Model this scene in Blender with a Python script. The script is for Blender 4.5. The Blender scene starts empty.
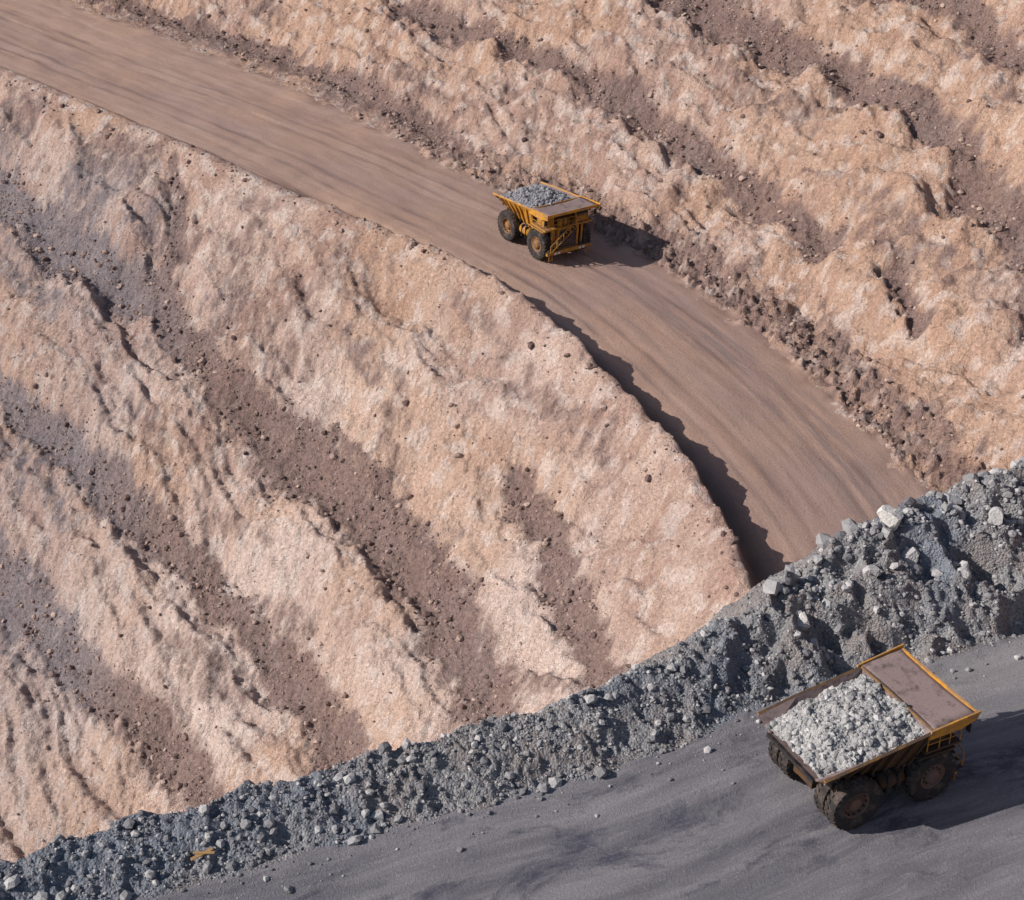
import bpy, bmesh, numpy as np, math, random
from mathutils import Vector, Matrix
random.seed(5)
scene=bpy.context.scene
# ------------------------------------------------------------------ noise
def perlin(x,y,seed=0):
    rs=np.random.RandomState(seed); perm=rs.permutation(512); ang=rs.rand(512)*2*np.pi
    gx=np.cos(ang);gy=np.sin(ang)
    xi=np.floor(x).astype(np.int64);yi=np.floor(y).astype(np.int64)
    xf=x-xi;yf=y-yi
    u=xf*xf*xf*(xf*(xf*6-15)+10);v=yf*yf*yf*(yf*(yf*6-15)+10)
    def g(ix,iy,dx,dy):
        h=perm[(perm[ix&511]+iy)&511]
        return gx[h]*dx+gy[h]*dy
    a=g(xi,yi,xf,yf);b=g(xi+1,yi,xf-1,yf);c=g(xi,yi+1,xf,yf-1);d=g(xi+1,yi+1,xf-1,yf-1)
    return 1.5*((a*(1-u)+b*u)*(1-v)+(c*(1-u)+d*u)*v)
def fbm(x,y,sc,o=4,seed=0,gain=.5):
    r=0;a=1
    for i in range(o):
        r=r+a*perlin(x/sc+17.3*i,y/sc-9.1*i,seed+i);a*=gain;sc*=.5
    return r
def sstep(a,b,x):
    t=np.clip((x-a)/(b-a),0,1);return t*t*(3-2*t)
def catmull(P,n=8):
    P=np.array(P,float); out=[]
    Q=np.vstack([2*P[0]-P[1],P,2*P[-1]-P[-2]])
    for i in range(1,len(Q)-2):
        for k in range(n):
            t=k/n
            out.append(0.5*((2*Q[i])+(-Q[i-1]+Q[i+1])*t+(2*Q[i-1]-5*Q[i]+4*Q[i+1]-Q[i+2])*t*t+(-Q[i-1]+3*Q[i]-3*Q[i+1]+Q[i+2])*t**3))
    out.append(P[-1]); return np.array(out)
def sd(x,y,C):
    best=np.full(x.shape,1e9); S=np.zeros(x.shape); D=np.zeros(x.shape)
    L=0
    for i in range(len(C)-1):
        ax,ay=C[i,:2]; bx,by=C[i+1,:2]; dx,dy=bx-ax,by-ay; l=math.hypot(dx,dy)
        t=np.clip(((x-ax)*dx+(y-ay)*dy)/(l*l),0,1)
        px=x-(ax+t*dx); py=y-(ay+t*dy); d2=px*px+py*py
        m=d2<best
        cr=(dx*py-dy*px)/l
        best=np.where(m,d2,best); S=np.where(m,L+t*l,S); D=np.where(m,np.sign(cr)*np.sqrt(d2),D)
        L+=l
    return S,D,None
EDGE=catmull([(-260,372,22),(-150,282,14),(-94.7,234.8,9),(-74.4,217.6,7),(-40.3,188.1,4),(-21.7,170.8,2),(-9.8,160.5,0.2),(1.4,147.9,-1.5),(10.7,132.3,-3.5),(17.1,117.9,-5.5),(20.2,104.7,-7.5),(19.5,90,-9),(12,70,-11),(-10,30,-14)],5)
def sd_soft(x,y,C):
    best=np.full(x.shape,1e9)
    def seg(i):
        ax,ay=C[i,:2]; bx,by=C[i+1,:2]; dx,dy=bx-ax,by-ay; l=math.hypot(dx,dy)
        t=np.clip(((x-ax)*dx+(y-ay)*dy)/(l*l),0,1)
        px=x-(ax+t*dx); py=y-(ay+t*dy); return np.sqrt(px*px+py*py),np.sign((dx*py-dy*px)),t,l
    for i in range(len(C)-1): best=np.minimum(best,seg(i)[0])
    tau=.12+.09*best
    W=0;S=0;Z=0;Dd=0;L=0
    for i in range(len(C)-1):
        d,sg,t,l=seg(i); w=np.exp(-np.minimum((d-best)/tau,60))*l
        W=W+w;S=S+w*(L+t*l);Z=Z+w*(C[i,2]*(1-t)+C[i+1,2]*t);Dd=Dd+w*d*sg;L+=l
    D=Dd/W
    D=np.sign(D)*best*.5+D*.5
    return S/W,D,Z/W
def Wf(S): return 22+7*np.clip((320-S)/60,0,1)
def farmean(x,y):
    S,D,Z=sd_soft(x,y,EDGE); W=Wf(S)
    return np.where(D<-2,Z+(D+2)*.76,np.where(D>W,Z+(D-W)*.72,Z))
# loose-rock chutes running obliquely down the pit wall (world metres)
GS="G1:-78,206 -70,196 -54,179 -44,170 -38,161 -28,149 -20,141 -12,130 -7,121 -4,113 -2,106 -2,98|G2:-70,173 -63,166 -54,157 -47,149 -37,139 -28,129 -22,121 -17,113 -15,106|G3:-64,151 -59,144 -49,133 -41,125 -32,116 -28,108|G4:0,129 4,120 6,112 8,105 9,98|G5:-44,186 -42,181 -42,175 -43,171|G6:-20,146 -17,142 -14,137|U1:-16,222 -4,209 6,197 16,186 23,175 29,166 34,155|U2:20,204 24,197 33,185 41,175 47,164 49,153 52,143 52,132|U3:40,192 51,180 56,166|U4:-68,253 -40,229 -20,208 -10,194|U6:40,146 41,138"
WID={'G1':2.5,'G2':1.8,'G3':2.1,'G4':1.2,'G5':.7,'G6':.8,'U1':1.4,'U2':2.2,'U3':1.6,'U4':1.4,'U6':.8}
GR={g.split(':')[0]:catmull([tuple(map(float,p.split(','))) for p in g.split(':')[1].split()],4) for g in GS.split('|')}
def grooves(x,y):
    m=np.zeros(x.shape); dep=np.zeros(x.shape)
    wob=fbm(x,y,8,3,50)*1.0+fbm(x,y,2.2,4,57,.6)*.55
    for j,(k,C) in enumerate(GR.items()):
        S,D,_=sd(x,y,C); w=WID[k]*(1+.5*perlin(S/9,S*0+3.3,60+j))
        dd=D+wob; d=np.abs(dd)
        m=np.maximum(m,1-sstep(.55*w,1.6*w,d))
        dep=np.maximum(dep,np.exp(-(d/(1.6*w))**2)*(1.0*w))
    return m,dep
def far_height(x,y,full=False):
    S,D,Z=sd_soft(x,y,EDGE); W=Wf(S)
    edge=fbm(x,y,6,3,31)*.8
    Dl=D+edge*.3*sstep(0,3,np.abs(D)+.5)
    Wn=W+edge*1.5
    low=np.where(Dl<-2,(Dl+2)*.76,0.); up=np.where(D>Wn,(D-Wn)*.72,0.)
    wall=np.maximum(sstep(-1,-7,D),sstep(-1,5,D-Wn))
    h=(.6+2.1*sstep(296,345,S))*(1+.25*fbm(x,y,4,3,77))
    lip=np.where(D>-1.2,np.clip((.35-D)/1.2,0,1),np.exp(-(np.abs(D+1.2)/3.4)**1.6))
    lip=np.where(D>.35,0,lip)
    shade_ditch=-.8*np.exp(-((D-1.3)/.85)**2)*sstep(298,322,S)*(1+.4*fbm(x,y,3,2,78))  # trough added beside the windrow to make its shadow longer and darker
    gm,gd=grooves(x,y)
    e1=(x*.62-y*.78);e2=(x*.78+y*.62)
    wv=fbm(x,y,16,2,6)*2.5
    big=fbm(e1/4.2,e2+wv,9,3,3)*1.5
    rib=-np.abs(fbm(e1/4.5,e2+wv,4.4,3,8))*1.05+.3
    blk=perlin(x/2.1,y/2.1,12); blk=np.floor(blk*4+fbm(x,y,.8,2,13)*.5)/4*.27
    b2=perlin(x/1.1+7,y/1.1,16); b2=np.floor(b2*3+fbm(x,y,.6,2,17)*.5)/3*.13
    mid=-np.abs(fbm(e1/1.8,e2,2.2,4,14,.6))*.36+.1
    fine=fbm(x,y,.8,2,20,.7)*.14
    rock=wall*((big+rib+mid+blk+b2)*(1-.55*gm)+fine)-wall*gd
    rnear=sstep(-2.0,0,D-Wn)*(1-sstep(2.5,5,D-Wn))*sstep(290,330,S)
    toe=rnear*(np.abs(fbm(x,y,1.6,4,61,.6))*1.0-.2)
    toe=toe+np.exp(-((D-Wn+.3)/.9)**2)*.6*np.clip(.3+fbm(x,y,2.5,4,66,.6),0,1.3)*sstep(250,330,S)
    ruts=0
    for c in (5.2,7.6,14.0,16.6): ruts=ruts-.06*np.exp(-((D-c-fbm(S,S*0+c,25,2,47)*.8)/.35)**2)
    road=(1-wall)*(fbm(x,y,9,3,40)*.12+fbm(S/7,D,1.3,2,44)*.05+ruts)
    z=Z+low+up+h*lip+shade_ditch+rock+toe+road
    z=np.minimum(z,75+fbm(x,y,20,3,9)); z=np.maximum(z,-70+0*z)
    if full: 
        roadm=sstep(-.5,.5,D-.3+fbm(x,y,1.2,2,91)*.4)*(1-sstep(-1.2,.8,D-Wn+1+fbm(x,y,1.5,3,90)*1.6))
        return z,S,D,Wn,gm,rnear,roadm
    return z
# near platform -------------------------------------------------
BASE=catmull([(-150,-10),(-80,30),(-36,55),(-20.2,62.8),(-15.3,64.6),(-3.8,69.4),(5.6,73),(16.6,79.3),(27,83.9),(36.8,88),(80,106),(170,140)],5)
def near_height(x,y,full=False):
    S,n,_=sd(x,y,BASE)
    nn=n+fbm(x,y,3.5,3,101)*.5
    H=np.interp(x,[-40,-8,6,13,20,26,30,40,60],[1.9,2.2,2.5,3.0,4.2,5.2,5.9,6.6,7.0])
    Dc=np.interp(x,[-40,6,13,20,26,40],[4.6,5.2,6,8.6,10.2,11.2])
    t=nn/Dc
    k=np.interp(x,[-40,-5,15],[1.6,1.35,.95])
    prof=np.where(t<0,0,np.where(t<1,np.clip(t,0,1)**1.1,1-k*(nn-Dc)/H))
    rnd=.35*np.exp(-((nn-Dc)/1.0)**2)
    m=sstep(-.05,.18,t)
    lump=sstep(5,22,x)
    r=m*(fbm(x,y,3.2,3,111)*.28+ -np.abs(fbm(x,y,1.3,3,115))*.30+fbm(x,y,.45,2,119)*.12)
    r=r+m*lump*(-np.abs(fbm(x,y,5.0,3,131))*2.3+.5)
    r=r+m*(1-sstep(1.0,1.3,t))*np.abs(perlin(S/.8+fbm(x,y,2,2,140),n/4,141))*.34
    road=(1-m)*(fbm(S/6,n,1.0,3,150)*.05+fbm(x,y,7,2,155)*.08)
    foot=np.exp(-((nn+.3)/.8)**2)*.12
    z=H*prof-rnd+r+road+foot
    z=np.maximum(z,-60)
    if full: return z,S,n,t,m
    return z
# ------------------------------------------------------------------ materials
class NT:
    def __init__(s,name):
        s.mat=bpy.data.materials.new(name); s.mat.use_nodes=True; s.t=s.mat.node_tree; s.t.nodes.clear()
        s.out=s.t.nodes.new('ShaderNodeOutputMaterial'); s.b=s.t.nodes.new('ShaderNodeBsdfPrincipled')
        s.t.links.new(s.b.outputs[0],s.out.inputs[0]); s.b.inputs['Roughness'].default_value=.9
        s.b.inputs['Specular IOR Level'].default_value=.15
        s.tc=s.t.nodes.new('ShaderNodeTexCoord')
    def L(s,a,b): s.t.links.new(a,b)
    def setv(s,inp,v):
        if hasattr(v,'is_linked'): s.L(v,inp)
        elif isinstance(v,(tuple,list)): inp.default_value=tuple(v)+((1,) if len(v)==3 and inp.type=='RGBA' else ())
        else: inp.default_value=v
    def noise(s,scale,detail=4,rough=.55,vec=None,dist=0):
        n=s.t.nodes.new('ShaderNodeTexNoise'); n.inputs['Scale'].default_value=scale;n.inputs['Detail'].default_value=detail
        n.inputs['Roughness'].default_value=rough;n.inputs['Distortion'].default_value=dist
        s.L(vec if vec else s.tc.outputs['Object'],n.inputs['Vector']); return n.outputs['Fac']
    def vor(s,scale,feat='F1',out='Distance',vec=None):
        n=s.t.nodes.new('ShaderNodeTexVoronoi'); n.feature=feat; n.inputs['Scale'].default_value=scale
        s.L(vec if vec else s.tc.outputs['Object'],n.inputs['Vector']); return n.outputs[out]
    def ramp(s,f,a,b,c0=(0,0,0),c1=(1,1,1)):
        n=s.t.nodes.new('ShaderNodeValToRGB'); n.color_ramp.elements[0].position=a;n.color_ramp.elements[1].position=b
        n.color_ramp.elements[0].color=tuple(c0)+(1,);n.color_ramp.elements[1].color=tuple(c1)+(1,); s.L(f,n.inputs[0]); return n.outputs[0]
    def mix(s,f,a,b,mode='MIX'):
        n=s.t.nodes.new('ShaderNodeMix'); n.data_type='RGBA'; n.blend_type=mode
        s.setv(n.inputs[0],f); s.setv(n.inputs[6],a); s.setv(n.inputs[7],b); return n.outputs[2]
    def math(s,op,a,b=0.):
        n=s.t.nodes.new('ShaderNodeMath'); n.operation=op; s.setv(n.inputs[0],a); s.setv(n.inputs[1],b); n.use_clamp=False; return n.outputs[0]
    def attr(s,name):
        n=s.t.nodes.new('ShaderNodeAttribute'); n.attribute_name=name; return n.outputs['Fac']
    def comb(s,x,y,z=0.):
        n=s.t.nodes.new('ShaderNodeCombineXYZ'); s.setv(n.inputs[0],x);s.setv(n.inputs[1],y);s.setv(n.inputs[2],z); return n.outputs[0]
    def bump(s,h,dist,strength=1.,prev=None):
        n=s.t.nodes.new('ShaderNodeBump'); n.inputs['Distance'].default_value=dist; n.inputs['Strength'].default_value=strength
        s.L(h,n.inputs['Height']); 
        if prev: s.L(prev,n.inputs['Normal'])
        return n.outputs[0]
    def fin(s,col,nrm=None,rough=None,metal=None):
        s.setv(s.b.inputs['Base Color'],col)
        if nrm: s.L(nrm,s.b.inputs['Normal'])
        if rough is not None: s.setv(s.b.inputs['Roughness'],rough)
        if metal is not None: s.setv(s.b.inputs['Metallic'],metal)
        return s.mat
def mk_wall():
    m=NT('cut_rock')
    fin=m.noise(2.2,4,.75,None,.4); mic=m.noise(7,2,.8)
    pale=m.attr('pale')
    c=m.mix(m.attr('tone'),(.48,.31,.25),(.60,.42,.34))
    c=m.mix(m.math('MULTIPLY',pale,.9),c,(.74,.58,.51))
    c=m.mix(m.attr('ochre'),c,m.mix(.5,c,(.61,.38,.255)))
    c=m.mix(m.ramp(fin,.52,.74),c,m.mix(.5,c,(.28,.185,.16)))
    c=m.mix(m.attr('blotch'),c,m.mix(.5,c,(.80,.68,.62)))
    scm=m.attr('scree_and_shade')
    gr=m.attr('grey')
    sccol=m.mix(gr,m.mix(m.ramp(fin,.35,.65),(.31,.21,.185),(.19,.125,.112)),m.mix(m.ramp(fin,.35,.65),(.29,.25,.265),(.175,.155,.175)))
    c=m.mix(m.math('MULTIPLY',scm,.90),c,sccol)
    c=m.mix(m.math('MULTIPLY',m.math('SUBTRACT',1.,scm),m.math('MULTIPLY',gr,.28)),c,(.37,.32,.33))
    c=m.mix(m.ramp(mic,.55,.74),c,m.mix(.55,c,(.11,.075,.07)))
    hgt=m.math('SUBTRACT',m.math('MULTIPLY',fin,-1.),m.math('MULTIPLY',m.vor(1.7),-.3))
    n1=m.bump(hgt,.6); n1=m.bump(m.math('MULTIPLY',mic,-1.),.11,1,n1)
    return m.fin(c,n1,.95)
def mk_farroad():
    m=NT('graded_dirt')
    su=m.attr('su');sdd=m.attr('sd')
    v=m.comb(m.math('MULTIPLY',su,.03),m.math('MULTIPLY',sdd,.35)); v2=m.comb(m.math('MULTIPLY',su,.14),m.math('MULTIPLY',sdd,1.7))
    st=m.noise(1,4,.65,v,.6); st2=m.noise(1,5,.75,v2,.6); big=m.noise(.08,4)
    c=m.mix(m.ramp(st,.35,.65),(.345,.225,.185),(.45,.31,.255))
    c=m.mix(m.ramp(st2,.45,.75),c,m.mix(.3,c,(.62,.47,.40)))
    c=m.mix(m.ramp(big,.42,.6),c,m.mix(.45,c,(.52,.335,.235)))
    dk=m.math('MULTIPLY',m.attr('track'),m.ramp(m.math('ADD',m.math('MULTIPLY',st2,.6),m.math('MULTIPLY',st,.4)),.42,.56))
    c=m.mix(m.math('MULTIPLY',dk,.7),c,(.19,.145,.145))
    c=m.mix(m.math('MULTIPLY',m.attr('rut'),.55),c,(.19,.135,.125))
    c=m.mix(m.attr('verge_and_shade'),c,m.mix(.75,c,(.12,.072,.06)))  # dark road edges; on the windrow side, shadow painted into the colour
    g=m.noise(3.5,5,.85); c=m.mix(m.ramp(g,.50,.72),c,m.mix(.5,c,(.20,.135,.115)))
    n=m.bump(g,.12)
    return m.fin(c,n,.95)
def mk_berm():
    m=NT('blasted_waste_rock')
    fin=m.noise(4.5,4,.8)
    vc=m.t.nodes.new('ShaderNodeTexVoronoi'); vc.inputs['Scale'].default_value=5.5; m.L(m.tc.outputs['Object'],vc.inputs['Vector'])
    bw=m.t.nodes.new('ShaderNodeSeparateColor'); m.L(vc.outputs['Color'],bw.inputs[0])
    c=m.mix(m.ramp(fin,.32,.70),(.16,.158,.172),(.39,.38,.385))
    c=m.mix(m.ramp(bw.outputs[0],.5,.95),c,m.mix(.5,c,(.52,.50,.49)))
    c=m.mix(m.attr('tone'),c,m.mix(.45,c,(.28,.225,.205)))
    c=m.mix(m.attr('blue'),c,m.mix(.5,c,(.17,.215,.285)))
    h=m.math('ADD',fin,m.math('MULTIPLY',vc.outputs['Distance'],-.8))
    n=m.bump(h,.26)
    return m.fin(c,n,.95)
def mk_nearroad():
    m=NT('compacted_gravel')
    su=m.attr('su');sdd=m.attr('sd')
    v=m.comb(m.math('MULTIPLY',su,.05),m.math('MULTIPLY',sdd,.45)); v2=m.comb(m.math('MULTIPLY',su,.28),m.math('MULTIPLY',sdd,2.6)); v3=m.comb(m.math('MULTIPLY',su,.11),m.math('MULTIPLY',sdd,.22),3.)
    st=m.noise(1,4,.6,v,.3); st2=m.noise(1,4,.75,v2,.5)
    c=m.mix(m.ramp(st,.36,.66),(.17,.163,.183),(.275,.259,.276))
    c=m.mix(m.ramp(st2,.48,.72),c,m.mix(.45,c,(.39,.362,.36)))
    c=m.mix(m.math('MULTIPLY',m.attr('rut'),m.ramp(st2,.3,.6)),c,m.mix(.55,c,(.09,.088,.108)))
    bl=m.math('ADD',m.noise(1,5,.75,v3,.5),m.math('MULTIPLY',m.attr('patch'),.18))
    c=m.mix(m.ramp(bl,.56,.68),c,m.mix(.8,c,(.06,.06,.088)))
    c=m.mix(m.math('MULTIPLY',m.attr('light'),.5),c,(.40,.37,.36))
    g=m.noise(12,2,.8); c=m.mix(m.ramp(g,.5,.70),c,m.mix(.5,c,(.09,.085,.095)))
    g2=m.noise(5,4,.85); c=m.mix(m.ramp(g2,.56,.70),c,m.mix(.5,c,(.46,.43,.42)))
    n=m.bump(g2,.12); n=m.bump(g,.04,1,n)
    return m.fin(c,n,.93)
def mk_rock(name,c0,c1):
    m=NT(name); t=m.attr('tint'); f=m.noise(6,3,.7)
    c=m.mix(t,c0,c1); c=m.mix(m.ramp(f,.4,.7),c,m.mix(.35,c,(.10,.09,.085)))
    return m.fin(c,m.bump(f,.05),.92)
WALL=mk_wall();FROAD=mk_farroad();BERM=mk_berm();NROAD=mk_nearroad()
RK_G=mk_rock('grey_rock',(.17,.167,.18),(.52,.50,.49)); RK_T=mk_rock('brown_rock',(.15,.095,.085),(.56,.41,.34)); RK_W=mk_rock('pale_ore',(.20,.198,.20),(.55,.535,.525)); RK_D=mk_rock('dark_ore',(.15,.15,.175),(.37,.36,.375))
RK_B=mk_rock('pale_boulder',(.5,.48,.45),(.66,.63,.60))
# ------------------------------------------------------------------ mesh helpers
def np_mesh(name,V,F,mat,attrs={},smooth=True):
    me=bpy.data.meshes.new(name); F=np.asarray(F,np.int32); k=F.shape[1]
    me.vertices.add(len(V)); me.vertices.foreach_set('co',np.asarray(V,np.float32).ravel())
    me.loops.add(F.size); me.loops.foreach_set('vertex_index',F.ravel())
    me.polygons.add(len(F)); me.polygons.foreach_set('loop_start',np.arange(0,F.size,k,dtype=np.int32))
    me.polygons.foreach_set('use_smooth',np.full(len(F),smooth))
    me.update(calc_edges=True)
    for n,a in attrs.items():
        at=me.attributes.new(n,'FLOAT','POINT'); at.data.foreach_set('value',np.asarray(a,np.float32).ravel())
    me.materials.append(mat)
    ob=bpy.data.objects.new(name,me); scene.collection.objects.link(ob); return ob
def sub(V,F,mask,attrs):
    F=F[mask]; used=np.unique(F); mp=np.zeros(len(V),np.int64); mp[used]=np.arange(len(used))
    return V[used],mp[F],{k:v[used] for k,v in attrs.items()}
def grid(xs,ys):
    X,Y=np.meshgrid(xs,ys); nx,ny=len(xs),len(ys)
    i=np.arange(nx*ny).reshape(ny,nx)
    F=np.stack([i[:-1,:-1],i[:-1,1:],i[1:,1:],i[1:,:-1]],-1).reshape(-1,4)
    return X.ravel(),Y.ravel(),F
def spaced(a,b,c,d,fine,coarse):
    return np.concatenate([np.linspace(a,b,max(2,int((b-a)/coarse)),endpoint=False),np.arange(b,c,fine),np.linspace(c,d,max(2,int((d-c)/coarse)))])
# ------------------------------------------------------------------ far terrain
x,y,F=grid(spaced(-330,-106,72,330,.235,5),spaced(40,95,272,620,.25,5))
z,S,D,Wn,gm,rnear,roadm=far_height(x,y,True)
nh=near_height(x,y)
V=np.stack([x,y,z],1)
e1=(x*.62-y*.78);e2=(x*.78+y*.62)
lowpatch=sstep(.0,.5,fbm(x,y,14,4,71)+.45*sstep(-22,-4,D)*sstep(330,250,S))*sstep(-1,-4,D)*sstep(-34,-10,D)*(1-sstep(305,345,S))
upfr=sstep(-1,1,D-Wn)*(1-sstep(1.5,5,D-Wn+fbm(x,y,5,3,72)*4))
sc2=sstep(.25,.65,fbm(e1/3.5,e2,6,4,73))*.55*sstep(1,4,np.maximum(-D,D-Wn))
inner_shade=sstep(-1.4,-.6,D)*(1-sstep(.5,1,D))*sstep(300,340,S)*.8  # scree colour painted on the windrow's inner face to deepen its shadow
scree_and_shade=np.clip(np.maximum.reduce([gm,lowpatch*.65,upfr*.7,rnear*.65,sc2,inner_shade]),0,1)
scree_and_shade=sstep(.15,.85,scree_and_shade+fbm(x,y,1.6,3,74,.7)*.34)
grey=np.clip(sstep(-34,-52,x)*sstep(-3,-10,D)+.25*fbm(x,y,10,3,75),0,1)
pale=np.clip(sstep(-6,-16,D)*sstep(290,340,S)*.8+.6*fbm(x,y,13,4,76)+.08,0,1)*(1-.7*sstep(0,3,D))
track=np.clip(np.exp(-((D-15.5)/4.0)**2)*sstep(322,340,S)+np.exp(-((D-9)/3)**2)*.4,0,1)
rut=sum(np.exp(-((D-c-fbm(S,S*0+c,25,2,47)*.8)/.45)**2) for c in (5.2,7.6,14.0,16.6))
A=dict(su=S,sd=D,scree_and_shade=scree_and_shade,grey=grey,pale=pale,track=track,rut=np.clip(rut*(.6+fbm(x,y,9,3,48)),0,1),tone=sstep(-.35,.35,fbm(x,y,4,4,81,.6)),ochre=sstep(.0,.4,fbm(x,y,30,3,82)+.3*sstep(0,20,D)),
  blotch=sstep(.15,.5,fbm(e1/1.5,e2,1.8,3,83,.7)),verge_and_shade=np.clip(np.exp(-((D-.9)/.9)**2)*sstep(290,320,S)+.8*np.exp(-((D-Wn+1.2)/1.2)**2)*np.clip(.5+fbm(x,y,3,2,84),0,1),0,1))  # first term paints the windrow's shadow line, second darkens the wall-side edge
keep=(z[F].max(1)>nh[F].min(1)-.6)
rm=roadm[F].mean(1)>.5
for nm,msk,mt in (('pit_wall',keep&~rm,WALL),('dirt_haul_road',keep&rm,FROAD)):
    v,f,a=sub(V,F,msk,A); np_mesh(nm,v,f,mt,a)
# ------------------------------------------------------------------ near terrain
x,y,F=grid(spaced(-330,-46,56,330,.15,5),np.concatenate([np.linspace(-200,46,50,endpoint=False),np.arange(46,116,.14),np.linspace(116,400,60)]))
z,S,n,t,m=near_height(x,y,True); fh=farmean(x,y)
V=np.stack([x,y,z],1)
patch=np.exp(-((x-8)/7)**2-((n+6.5)/2.2)**2)+.5*np.exp(-((n+11)/2)**2)
rut=sum(np.exp(-((n-c-fbm(S,S*0+c,22,2,147)*.9)/.45)**2) for c in (-3.2,-5.6,-9.4,-11.8,-14.5))
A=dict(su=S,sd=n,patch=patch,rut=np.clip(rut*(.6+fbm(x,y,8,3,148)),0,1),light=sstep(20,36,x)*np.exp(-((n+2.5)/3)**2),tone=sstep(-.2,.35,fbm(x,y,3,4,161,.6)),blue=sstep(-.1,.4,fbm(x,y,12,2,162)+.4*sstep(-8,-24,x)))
keep=z[F].max(1)>fh[F].min(1)-5
rd=(t[F].mean(1)<0.0)
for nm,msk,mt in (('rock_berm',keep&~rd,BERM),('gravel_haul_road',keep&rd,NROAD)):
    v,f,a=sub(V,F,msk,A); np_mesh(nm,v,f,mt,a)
# ------------------------------------------------------------------ rocks
def ico(sub_):
    bm=bmesh.new(); bmesh.ops.create_icosphere(bm,subdivisions=sub_,radius=1)
    v=np.array([q.co[:] for q in bm.verts]); f=np.array([[q.index for q in p.verts] for p in bm.faces]); bm.free(); return v,f
def rocks(name,C,R,mat,seed=0,level=1,flat=.75,tint=None):
    rs=np.random.RandomState(seed); v,f=ico(level); N=len(C); nv=len(v)
    q=rs.normal(size=(N,4)); q/=np.linalg.norm(q,axis=1)[:,None]; w,a,b,c=q.T
    M=np.stack([1-2*(b*b+c*c),2*(a*b-c*w),2*(a*c+b*w),2*(a*b+c*w),1-2*(a*a+c*c),2*(b*c-a*w),2*(a*c-b*w),2*(b*c+a*w),1-2*(a*a+b*b)],1).reshape(N,3,3)
    sc=rs.uniform(.6,1.25,(N,1,3))
    P=v[None]*(1+rs.uniform(-.28,.28,(N,nv,1)))*sc
    P=np.clip(P,-.85,.85)
    P=np.einsum('nij,nvj->nvi',M,P)*R[:,None,None]; P[:,:,2]*=flat
    P+=C[:,None,:]
    FF=(f[None]+(np.arange(N)*nv)[:,None,None]).reshape(-1,3)
    tv=rs.rand(N) if tint is None else tint
    return np_mesh(name,P.reshape(-1,3),FF,mat,{'tint':np.repeat(tv,nv)},False)
def plaw(rs,N,a,b,p=2.2):
    u=rs.rand(N); return (a**(1-p)+u*(b**(1-p)-a**(1-p)))**(1/(1-p))
rs=np.random.RandomState(3)
N=105000; X=rs.uniform(-42,54,N);Y=rs.uniform(50,112,N)
zz,S,n,t,m=near_height(X,Y,True)
p=sstep(-.10,.1,t)*(1-sstep(1.1,1.3,t))*np.clip(.68+.6*fbm(X,Y,3,3,201),.2,1)
p=np.where(t<0,.15*np.exp(n/1.2),p)
k=rs.rand(N)<p; X,Y,zz,t=X[k],Y[k],zz[k],t[k]
R=plaw(rs,len(X),.05,.5,2.8)*(1+.9*sstep(8,25,X)*sstep(.5,1,t))
rocks('berm_rubble',np.stack([X,Y,zz+R*.25],1),R,RK_G,1,1,tint=rs.rand(len(X))**1.5)
N=190000; X=rs.uniform(-105,70,N);Y=rs.uniform(97,262,N)
zz,S,D,Wn,gm,rnear,roadm=far_height(X,Y,True)
p=np.clip(gm*.9+rnear*.6+.05*(np.maximum(-D,D-Wn)>1)+.3*np.exp(-((D-Wn)/1.5)**2)+.2*(D<-1)*(D>-4),0,1)*(roadm<.5)*np.clip(.6+.8*fbm(X,Y,4,3,205),.05,1)
k=rs.rand(N)<p; X,Y,zz=X[k],Y[k],zz[k]
R=plaw(rs,len(X),.08,.55,3.0)
rocks('scree_rocks',np.stack([X,Y,zz+R*.2],1),R,RK_T,2,1,tint=rs.rand(len(X))**1.8)
def boulder(px,py,r,seed,mat):
    v,f=ico(4); rs2=np.random.RandomState(seed)
    for i in range(14):
        d=rs2.normal(size=3); d/=np.linalg.norm(d); h=rs2.uniform(.55,.85); s=v@d
        v=v-np.outer(np.maximum(s-h,0),d)
    v=v*rs2.uniform(.75,1.15,3)+.012*rs2.normal(size=v.shape)
    zc=float(near_height(np.array([px]),np.array([py]))[0])
    ob=np_mesh('boulder',v*r,f,mat,{'tint':np.full(len(v),.85)},False); ob.location=(px,py,zc+r*.35); return ob
boulder(28.2,95.2,1.05,1,RK_B);boulder(29.3,93.2,1.1,2,RK_G);boulder(22.3,88.0,.9,3,RK_G);boulder(20.5,86.8,.7,4,RK_B);boulder(26,90.5,.65,5,RK_G);boulder(33,91.5,.7,6,RK_G);boulder(21.2,85.4,.6,7,RK_G);boulder(36.5,96.5,.8,8,RK_G)
# ------------------------------------------------------------------ truck materials
def paint(name,base,dust,amt,rough=.5):
    m=NT(name); geo=m.t.nodes.new('ShaderNodeNewGeometry'); sep=m.t.nodes.new('ShaderNodeSeparateXYZ'); m.L(geo.outputs['Normal'],sep.inputs[0])
    f=m.math('ADD',m.math('MULTIPLY',m.noise(1.4,5,.65),1.),m.math('MULTIPLY',sep.outputs[2],.12))
    mk=m.ramp(f,.62-amt*.35,.80-amt*.35); c=m.mix(m.math('MULTIPLY',mk,.9),base,dust)
    s2=m.ramp(m.noise(7,4,.7),.55,.68); c=m.mix(m.math('MULTIPLY',s2,.55),c,(.09,.055,.04))
    return m.fin(c,m.bump(m.noise(12,2),.012),m.mix(mk,(rough,)*3,(.9,.9,.9)))
YEL=paint('worn_yellow_paint',(.50,.23,.025),(.27,.16,.09),.48)
YDIRT=paint('grimy_yellow_paint',(.10,.052,.022),(.06,.045,.042),.55,.8)
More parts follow.
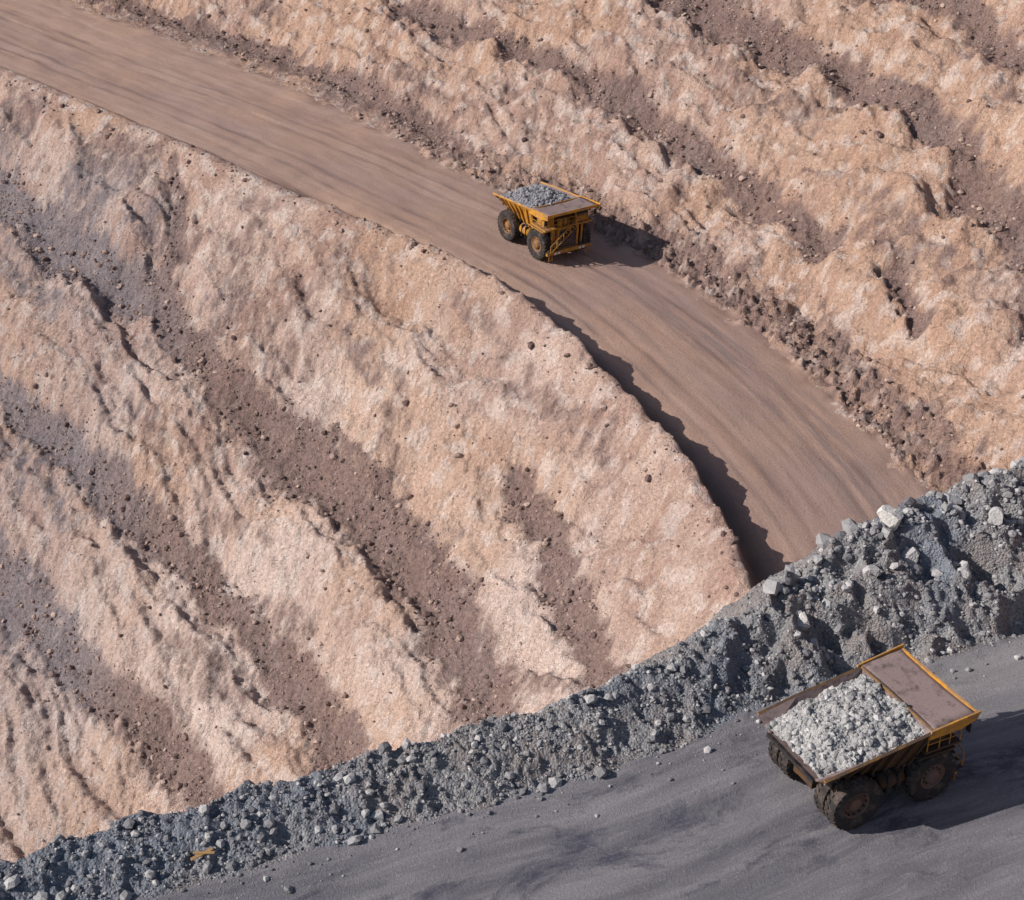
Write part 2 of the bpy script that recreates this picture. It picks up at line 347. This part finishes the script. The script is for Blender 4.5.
YRIM=paint('rim_yellow_paint',(.58,.27,.035),(.30,.175,.09),.48)
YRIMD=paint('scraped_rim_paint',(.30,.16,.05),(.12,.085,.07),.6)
RUST=paint('scuffed_steel_plate',(.10,.07,.072),(.26,.195,.185),.6,.6)
DARK=paint('dark_steel',(.03,.028,.03),(.11,.08,.07),.15)
TIRE=paint('tyre_rubber',(.035,.032,.032),(.12,.09,.078),.35,.9)
HUB=paint('wheel_hub',(.30,.15,.05),(.15,.10,.08),.55)
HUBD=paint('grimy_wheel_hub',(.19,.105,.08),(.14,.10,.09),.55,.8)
WOOD=paint('weathered_timber',(.42,.24,.08),(.30,.2,.12),.4,.8)
gm_=NT('cab_glass'); GLASS=gm_.fin((.03,.04,.05),None,.08)
wm=NT('lamp_lens'); LENS=wm.fin((.7,.7,.66),None,.2)
# ------------------------------------------------------------------ truck parts
def add(name,V,F,mat,par,smooth=False,bev=0,solid=0):
    me=bpy.data.meshes.new(name); me.from_pydata([tuple(map(float,v)) for v in V],[],[tuple(map(int,f)) for f in F]); me.update()
    bm=bmesh.new(); bm.from_mesh(me)
    if not solid: bmesh.ops.recalc_face_normals(bm,faces=bm.faces)
    bm.to_mesh(me); bm.free()
    if smooth:
        for p in me.polygons: p.use_smooth=True
    me.materials.append(mat); ob=bpy.data.objects.new(name,me); scene.collection.objects.link(ob); ob.parent=par
    if solid: s=ob.modifiers.new('s','SOLIDIFY'); s.thickness=solid; s.offset=0
    if bev: b=ob.modifiers.new('b','BEVEL'); b.width=bev; b.segments=2
    return ob
CUBE=[(0,1,3,2),(4,6,7,5),(0,4,5,1),(2,3,7,6),(0,2,6,4),(1,5,7,3)]
def boxv(x0,x1,y0,y1,z0,z1): return [(a,b,c) for a in(x0,x1) for b in(y0,y1) for c in(z0,z1)]
def box(name,x0,x1,y0,y1,z0,z1,mat,par,bev=.03): return add(name,boxv(x0,x1,y0,y1,z0,z1),CUBE,mat,par,False,bev)
def multi(name,boxes,mat,par,bev=0.):
    V=[];F=[]
    for b in boxes:
        o=len(V); V+=boxv(*b) if len(b)==6 else list(b); F+=[tuple(i+o for i in f) for f in CUBE]
    return add(name,V,F,mat,par,False,bev)
def tubes(name,segs,r,mat,par,ns=6):
    V=[];F=[]
    for a,b in segs:
        a=Vector(a);b=Vector(b);d=(b-a).normalized(); u=d.orthogonal().normalized(); w=d.cross(u); o=len(V)
        for e in(a-d*r*.3,b+d*r*.3):
            for i in range(ns):
                t=2*math.pi*(i+.5)/ns; V.append(e+u*math.cos(t)*r+w*math.sin(t)*r)
        for i in range(ns): F.append((o+i,o+(i+1)%ns,o+ns+(i+1)%ns,o+ns+i))
        F.append(tuple(o+i for i in range(ns)));F.append(tuple(o+ns+i for i in range(ns)))
    return add(name,V,F,mat,par,ns>6)
pl=multi('broken_timber',[[(-.7,-.12,0),(-.7,-.12,.07),(-.7,.12,.0),(-.7,.12,.07),(.7,.1,.2),(.7,.1,.27),(.7,.30,.2),(.7,.30,.27)],[(-.5,.3,.1),(-.5,.3,.16),(-.4,.45,.1),(-.4,.45,.16),(.6,-.3,.28),(.6,-.3,.34),(.7,-.12,.28),(.7,-.12,.34)]],WOOD,None,.01)
pl.location=(-18.1,65.2,float(near_height(np.array([-18.1]),np.array([65.2]))[0])+.1); pl.rotation_euler=(.1,.1,.5)
WR=1.82
def lathe(name,prof,cx,cy,cz,mat,par,ns=48,closed=True,flip=1,lugs=False):
    V=[];F=[];k=len(prof); q_=WR/1.6
    prof=[(r*q_,yy) for r,yy in prof]
    for i in range(ns):
        t=2*math.pi*i/ns
        for r,yy in prof: V.append((cx+r*math.cos(t),cy+yy*flip,cz+r*math.sin(t)))
    for i in range(ns):
        j=(i+1)%ns
        for q in range(k if closed else k-1):
            q2=(q+1)%k; F.append((i*k+q,i*k+q2,j*k+q2,j*k+q))
    if lugs:
        M=26
        for sgn in(-1,1):
            for i in range(M):
                t=2*math.pi*(i+.25*sgn)/M; o=len(V); dt=.055
                for r in(1.5*q_,1.63*q_):
                    for yy,off in((.46*sgn,0),(.06*sgn,.09)):
                        for q in(-1,1):
                            tt=t+off+q*dt; rr=r-(.09 if abs(yy)>.3 else 0)
                            V.append((cx+rr*math.cos(tt),cy+yy,cz+rr*math.sin(tt)))
                F+=[tuple(o+a for a in f) for f in CUBE]
    ob=add(name,V,F,mat,par,False)
    if not lugs:
        for p in ob.data.polygons:p.use_smooth=True
    return ob
TP=[(0.82,-.40),(1.0,-.47),(1.35,-.49),(1.50,-.43),(1.56,-.3),(1.57,0),(1.56,.3),(1.50,.43),(1.35,.49),(1.0,.47),(.82,.40)]
def wheel(tag,cx,cy,out,par,deep,HB):
    lathe('tyre_'+tag,TP,cx,cy,WR,TIRE,par,52,True,1,True)
    if deep: hp=[(.84,.36),(.78,.40),(.74,.28),(.66,.02),(.42,.0),(.40,.26),(.30,.33),(0.01,.33)]
    else: hp=[(.84,.36),(.78,.40),(.74,.30),(.62,.22),(.45,.24),(.42,.42),(.30,.50),(0.01,.50)]
    lathe('hub_'+tag,hp,cx,cy,WR,HB,par,36,False,out)
    lathe('hub_back_'+tag,[(.84,.3),(.5,.2),(0.01,.2)],cx,cy,WR,DARK,par,24,False,-out)
    V=[];F=[]
    for i in range(12):
        t=2*math.pi*i/12; r=.78 if deep else .60; yy=.24 if deep else .26; px=cx+r*math.cos(t);pz=WR+r*math.sin(t)
        o=len(V); V+=boxv(px-.04,px+.04,cy+out*(yy-.08),cy+out*(yy+.04),pz-.04,pz+.04); F+=[tuple(o+a for a in f) for f in CUBE]
    add('nuts_'+tag,V,F,DARK,par)
def haul_truck(loc,heading,pitch,ore_mat,seed,crown,SIDE,HB,RAIL):
    E=bpy.data.objects.new('haul_truck',None); scene.collection.objects.link(E); E.empty_display_size=2
    E.location=loc; E.rotation_euler=(0,pitch,heading)
    for sg,nm in((1,'left'),(-1,'right')):
        wheel('front_'+nm,5.8,sg*2.85,sg,E,False,HB)
        wheel('rear_outer_'+nm,0,sg*2.97,sg,E,True,HB); wheel('rear_inner_'+nm,0,sg*1.88,sg,E,True,HB)
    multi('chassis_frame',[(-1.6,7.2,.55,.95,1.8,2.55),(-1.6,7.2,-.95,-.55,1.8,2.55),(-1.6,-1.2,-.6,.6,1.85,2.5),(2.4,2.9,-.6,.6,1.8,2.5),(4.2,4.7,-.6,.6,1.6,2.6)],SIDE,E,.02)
    tubes('rear_axle',[((0,-2.2,WR),(0,2.2,WR))],.55,DARK,E,16); tubes('front_axle',[((5.8,-2.3,WR),(5.8,2.3,WR))],.28,DARK,E,12)
    tubes('suspension_struts',[((5.7,s*1.55,1.5),(5.6,s*1.45,3.4)) for s in(1,-1)]+[((-.5,s*.75,1.9),(-.6,s*.75,3.2)) for s in(1,-1)],.22,DARK,E,12)
    tubes('hoist_cylinders',[((2.5,s*1.25,1.8),(1.6,s*1.25,3.2)) for s in(1,-1)],.2,DARK,E,12)
    box('engine_block',4.7,7.0,-.95,.95,1.5,3.3,DARK,E); box('transmission',2.9,4.6,-.5,.5,1.4,2.4,DARK,E)
    tubes('hydraulic_tank',[((2.2,-2.35,2.2),(3.6,-2.35,2.2))],.62,SIDE,E,18)
    box('fuel_tank',2.15,3.7,1.75,2.95,1.55,2.85,SIDE,E,.12)
    multi('tank_brackets',[(2.45,2.57,-3.0,-.9,1.5,2.9),(3.2,3.32,-3.0,-.9,1.5,2.9),(2.45,2.57,.9,3.0,1.5,2.9),(3.2,3.32,.9,3.0,1.5,2.9)],DARK,E)
    box('radiator_grille',7.05,7.35,-1.25,1.25,1.6,3.75,DARK,E)
    multi('grille_slats',[(7.34,7.42,-1.15,1.15,1.75+.22*i,1.82+.22*i) for i in range(9)],RUST,E)
    multi('radiator_surround',[(7.0,7.46,-1.5,-1.25,1.4,3.85),(7.0,7.46,1.25,1.5,1.4,3.85),(7.0,7.46,-1.5,1.5,3.75,3.95)],SIDE,E,.03)
    box('front_bumper',7.2,7.9,-3.1,3.1,1.05,1.5,YEL,E,.06)
    multi('bumper_platform',[(6.9,7.85,-3.2,-1.5,1.52,1.6),(6.9,7.85,1.5,3.2,1.52,1.6)],DARK,E)
    box('front_deck',4.75,7.5,-3.35,3.35,4.0,4.15,SIDE,E,.02)
    multi('deck_supports',[(4.9,5.1,s*2.0-.12,s*2.0+.12,2.4,4.0) for s in(1,-1)]+[(7.1,7.3,s*2.1-.1,s*2.1+.1,1.5,4.0) for s in(1,-1)],SIDE,E)
    multi('fenders',[(4.3,7.1,s*2.75-.62,s*2.75+.62,3.72,3.80) for s in(1,-1)],SIDE,E)
    cabv=[(5.2,1.2,4.16),(5.2,1.2,5.75),(5.2,3.05,4.16),(5.2,3.05,5.75),(7.15,1.2,4.16),(6.95,1.2,5.75),(7.15,3.05,4.16),(6.95,3.05,5.75)]
    multi('cab',[cabv],YEL,E,.05)
    multi('cab_windows',[[(7.11,1.35,4.85),(7.02,1.35,5.6),(7.11,2.9,4.85),(7.02,2.9,5.6),(7.14,1.35,4.85),(7.06,1.35,5.6),(7.14,2.9,4.85),(7.06,2.9,5.6)],(5.4,6.1,3.0,3.09,4.8,5.6),(6.2,6.9,3.0,3.09,4.8,5.6),(5.5,6.85,1.16,1.25,4.8,5.6)],GLASS,E)
    box('control_cabinet',5.2,6.6,-2.9,-1.5,4.16,5.3,SIDE,E,.05)
    tubes('air_cleaners',[((6.9,-.9,3.9),(6.9,-.9,4.95)),((6.9,-.2,3.9),(6.9,-.2,4.95)),((6.95,-1.8,2.6),(6.95,-1.8,3.7))],.3,YEL,E,16)
    tubes('exhaust_pipes',[((4.7,-.7,3.2),(4.7,-.7,4.6)),((4.7,.7,3.2),(4.7,.7,4.6))],.16,DARK,E,12)
    sg=[]
    for yy in(-3.28,-2.2,-1.1,0,1.1,2.2,3.28): sg.append(((7.42,yy,4.15),(7.42,yy,5.15)))
    for zz_ in(4.65,5.15): sg+=[((7.42,-3.28,zz_),(7.42,3.28,zz_)),((7.42,-3.28,zz_),(4.9,-3.28,zz_)),((7.42,3.28,zz_),(4.9,3.28,zz_))]
    for xx in(4.9,5.8,6.6): sg+=[((xx,-3.28,4.15),(xx,-3.28,5.15)),((xx,3.28,4.15),(xx,3.28,5.15))]
    tubes('deck_handrails',sg,.035,YEL,E)
    A_=Vector((7.75,-3.0,1.6));B_=Vector((7.62,.6,4.1)); st=[(A_,B_),(A_+Vector((0.55,0,0)),B_+Vector((.5,0,0))),(A_+Vector((.55,0,.9)),B_+Vector((.5,0,.9)))]
    for i in range(5): q=A_.lerp(B_,i/4)+Vector((.53,0,0)); st.append((q,q+Vector((0,0,.9))))
    tubes('stair_rails',st,.05,YEL,E)
    multi('stair_treads',[tuple((lambda q:(q.x-.02,q.x+.55,q.y-.14,q.y+.14,q.z-.02,q.z+.03))(A_.lerp(B_,i/9))) for i in range(10)],DARK,E)
    tubes('ladder',[((7.95,s,.5),(7.95,s,1.5)) for s in(-2.9,-2.4)]+[((7.95,-2.9,.55+.3*i),(7.95,-2.4,.55+.3*i)) for i in range(4)]+[((7.95,s,.5),(7.95,s,1.5)) for s in(2.9,2.4)]+[((7.95,2.4,.55+.3*i),(7.95,2.9,.55+.3*i)) for i in range(4)],.035,YEL,E)
    multi('headlights',[(7.9,7.97,s*2.0-.16,s*2.0+.16,1.12,1.38) for s in(1,-1)]+[(7.9,7.97,s*1.5-.16,s*1.5+.16,1.12,1.38) for s in(1,-1)],LENS,E,.02)
    tubes('mirrors_arm',[((7.42,s*3.28,5.15),(7.7,s*3.5,5.3)) for s in(1,-1)],.03,DARK,E)
    multi('mirrors',[(7.68,7.74,s*3.5-.2,s*3.5+.2,4.9,5.6) for s in(1,-1)],DARK,E,.02)
    # ---------------- dump body : boat-shaped, flared sides, raised tail
    fl=[(-2.6,2.3,4.0),(0,2.35,3.45),(4.0,2.35,2.85)]; tp=[(-2.75,3.35,4.8),(0,3.45,5.2),(5.0,3.45,5.8)]
    V=[]
    for s in(1,-1):
        V+=[(a,s*b,c) for a,b,c in fl]+[(a,s*b,c) for a,b,c in tp]
    F=[(0,1,4,3),(1,2,5,4),(6,9,10,7),(7,10,11,8),(0,6,7,1),(1,7,8,2),(2,8,11,5)]
    add('dump_body_shell',V,F,RUST,E,solid=.12)
    fx_=[q[0] for q in fl];fz_=[q[2] for q in fl];tx_=[q[0] for q in tp];tz_=[q[2] for q in tp]
    for s,nm in((1,'left'),(-1,'right')):
        o=.075
        Vs=[(a,s*(b+o),c-.05) for a,b,c in fl]+[(a,s*(b+o),c-.1) for a,b,c in tp]
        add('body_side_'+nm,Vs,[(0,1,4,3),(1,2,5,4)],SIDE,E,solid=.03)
        rb=[]
        for q in np.linspace(-2.3,4.3,8):
            zb=np.interp(q,fx_,fz_); xt=q if q<3 else q+.45; ztp=np.interp(xt,tx_,tz_)
            rb.append([(q-.1,s*2.36,zb-.05),(xt-.1,s*3.40,ztp-.08),(q-.1,s*2.62,zb-.08),(xt-.1,s*3.60,ztp-.12),(q+.1,s*2.36,zb-.05),(xt+.1,s*3.40,ztp-.08),(q+.1,s*2.62,zb-.08),(xt+.1,s*3.60,ztp-.12)])
        multi('body_ribs_'+nm,rb,SIDE,E,.01)
        tubes('body_rail_'+nm,[((tp[0][0],s*3.45,4.83),(0,s*3.53,5.23)),((0,s*3.53,5.23),(5.0,s*3.53,5.83))],.12,RAIL,E,4)
        add('canopy_side_'+nm,[(4.6,s*3.55,5.35),(6.9,s*3.61,5.45),(8.15,s*3.57,5.75),(8.3,s*3.70,6.45),(4.7,s*3.60,6.02)],[(0,1,2,3,4)],YRIM,E,solid=.12)
    bx=[]
    for q in(-2.0,-1.0,.4,1.6,2.8,3.8):
        zb=float(np.interp(q,fx_,fz_)); bx.append((q-.12,q+.12,-2.6,2.6,zb-.32,zb-.08))
    bx+=[[(-1.6,s*.75-.18,2.6),(-1.6,s*.75-.18,3.6),(-1.6,s*.75+.18,2.6),(-1.6,s*.75+.18,3.6),(4.1,s*.75-.18,2.55),(4.1,s*.75-.18,2.75),(4.1,s*.75+.18,2.55),(4.1,s*.75+.18,2.75)] for s in(1,-1)]
    multi('body_floor_beams',bx,DARK,E,.01)
    multi('headboard_ribs',[[(4.1,yy-.1,2.75),(5.0,yy-.1,5.6),(4.1,yy+.1,2.75),(5.0,yy+.1,5.6),(4.4,yy-.1,2.75),(5.3,yy-.1,5.6),(4.4,yy+.1,2.75),(5.3,yy+.1,5.6)] for yy in(-2.2,-1.1,0,1.1,2.2)],SIDE,E)
    gx,gy,gf=grid(np.linspace(4.95,8.1,10),np.linspace(-3.48,3.48,14)); 
    cz=5.80+(gx-4.95)*.09+.16*(np.abs(gy)/3.48)**3+.02*np.sin(gx*5+gy*3)
    add('canopy',np.stack([gx,gy,cz],1),gf,RUST,E,True,0,.1)
    multi('canopy_front_lip',[[(8.02,a,zl),(8.02,a,zl+.30),(8.02,b,zl),(8.02,b,zl+.30),(8.16,a,zl),(8.16,a,zl+.34),(8.16,b,zl),(8.16,b,zl+.34)] for a,b,zl in((-3.5,0,5.99),(0,3.5,5.99))],YRIM,E,.01)
    multi('canopy_rear_lip',[(4.86,5.0,-3.45,3.45,5.83,5.99)],RAIL,E,.01)
    multi('tail_edge',[[(-2.8,-2.4,3.85),(-2.8,-2.4,4.11),(-2.8,2.4,3.85),(-2.8,2.4,4.11),(-2.55,-2.4,3.78),(-2.55,-2.4,4.05),(-2.55,2.4,3.78),(-2.55,2.4,4.05)]],DARK,E)
    # ---------------- load
    def lh(xx,yy):
        rim=np.interp(xx,[-2.7,0,5],[4.3,4.92,5.58]); u=np.clip((xx+2.7)/7.6,0,1)
        cr=crown*np.sin(np.pi*np.clip(u*.86+.06,0,1))**.8*np.clip(1-(np.abs(yy)/3.3)**2,0,1)
        return rim-.12+cr+fbm(xx,yy,1.6,4,300+seed)*.32
    gx,gy,gf=grid(np.linspace(-2.55,4.85,110),np.linspace(-3.18,3.18,96))
    o=np_mesh('ore_load',np.stack([gx,gy,lh(gx,gy)+.05*np.random.RandomState(seed).rand(len(gx))],1),gf,ore_mat,{'tint':.25+.5*np.random.RandomState(seed).rand(len(gx))}); o.parent=E
    rs3=np.random.RandomState(seed); N=5500; xx=rs3.uniform(-2.55,4.85,N);yy=rs3.uniform(-3.12,3.12,N); R=plaw(rs3,N,.035,.36,2.7)
    R=np.where(np.abs(yy)>2.9,np.minimum(R,.15),R)
    o=rocks('ore_load_rocks',np.stack([xx,yy,lh(xx,yy)+R*.2],1),R,ore_mat,seed+7,1,.85,tint=rs3.rand(N)); o.parent=E
    return E
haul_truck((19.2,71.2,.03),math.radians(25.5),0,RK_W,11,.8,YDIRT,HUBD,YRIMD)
fx,fy=2.0,168.4
hd=math.radians(-55)
zr=float(farmean(np.array([fx]),np.array([fy]))[0]); zf=float(farmean(np.array([fx+5.7*math.cos(hd)]),np.array([fy+5.7*math.sin(hd)]))[0])
haul_truck((fx,fy,zr+.08),hd,math.atan2(zr-zf,5.7),RK_D,23,1.1,YEL,HUB,YRIM)
# ------------------------------------------------------------------ light
w=bpy.data.worlds.new('World'); scene.world=w; w.use_nodes=True
nt=w.node_tree; bg=nt.nodes['Background']; sky=nt.nodes.new('ShaderNodeTexSky'); sky.sky_type='NISHITA'; sky.sun_disc=False
EL=32; sunv=Vector((-.985,-.17,0)).normalized(); sunv=Vector((sunv.x*math.cos(math.radians(EL)),sunv.y*math.cos(math.radians(EL)),math.sin(math.radians(EL))))
sky.sun_elevation=math.radians(EL); sky.sun_rotation=math.atan2(sunv.x,sunv.y)%(2*math.pi)
nt.links.new(sky.outputs[0],bg.inputs[0]); bg.inputs[1].default_value=.088
sl=bpy.data.lights.new('sun','SUN'); sl.energy=5.0; sl.angle=math.radians(.5); sl.color=(1,.94,.88)
so=bpy.data.objects.new('sun',sl); scene.collection.objects.link(so); so.rotation_euler=sunv.to_track_quat('Z','Y').to_euler(); so.location=(-100,0,120)
cam=bpy.data.cameras.new('camera'); co=bpy.data.objects.new('camera',cam); scene.collection.objects.link(co)
co.location=(0,0,64); co.rotation_euler=(math.radians(90-29),0,0); cam.sensor_width=36; cam.lens=1500/1024*36; cam.clip_end=3000; cam.clip_start=1
scene.camera=co
scene.view_settings.view_transform='Standard'; scene.view_settings.look='None'; scene.view_settings.exposure=0
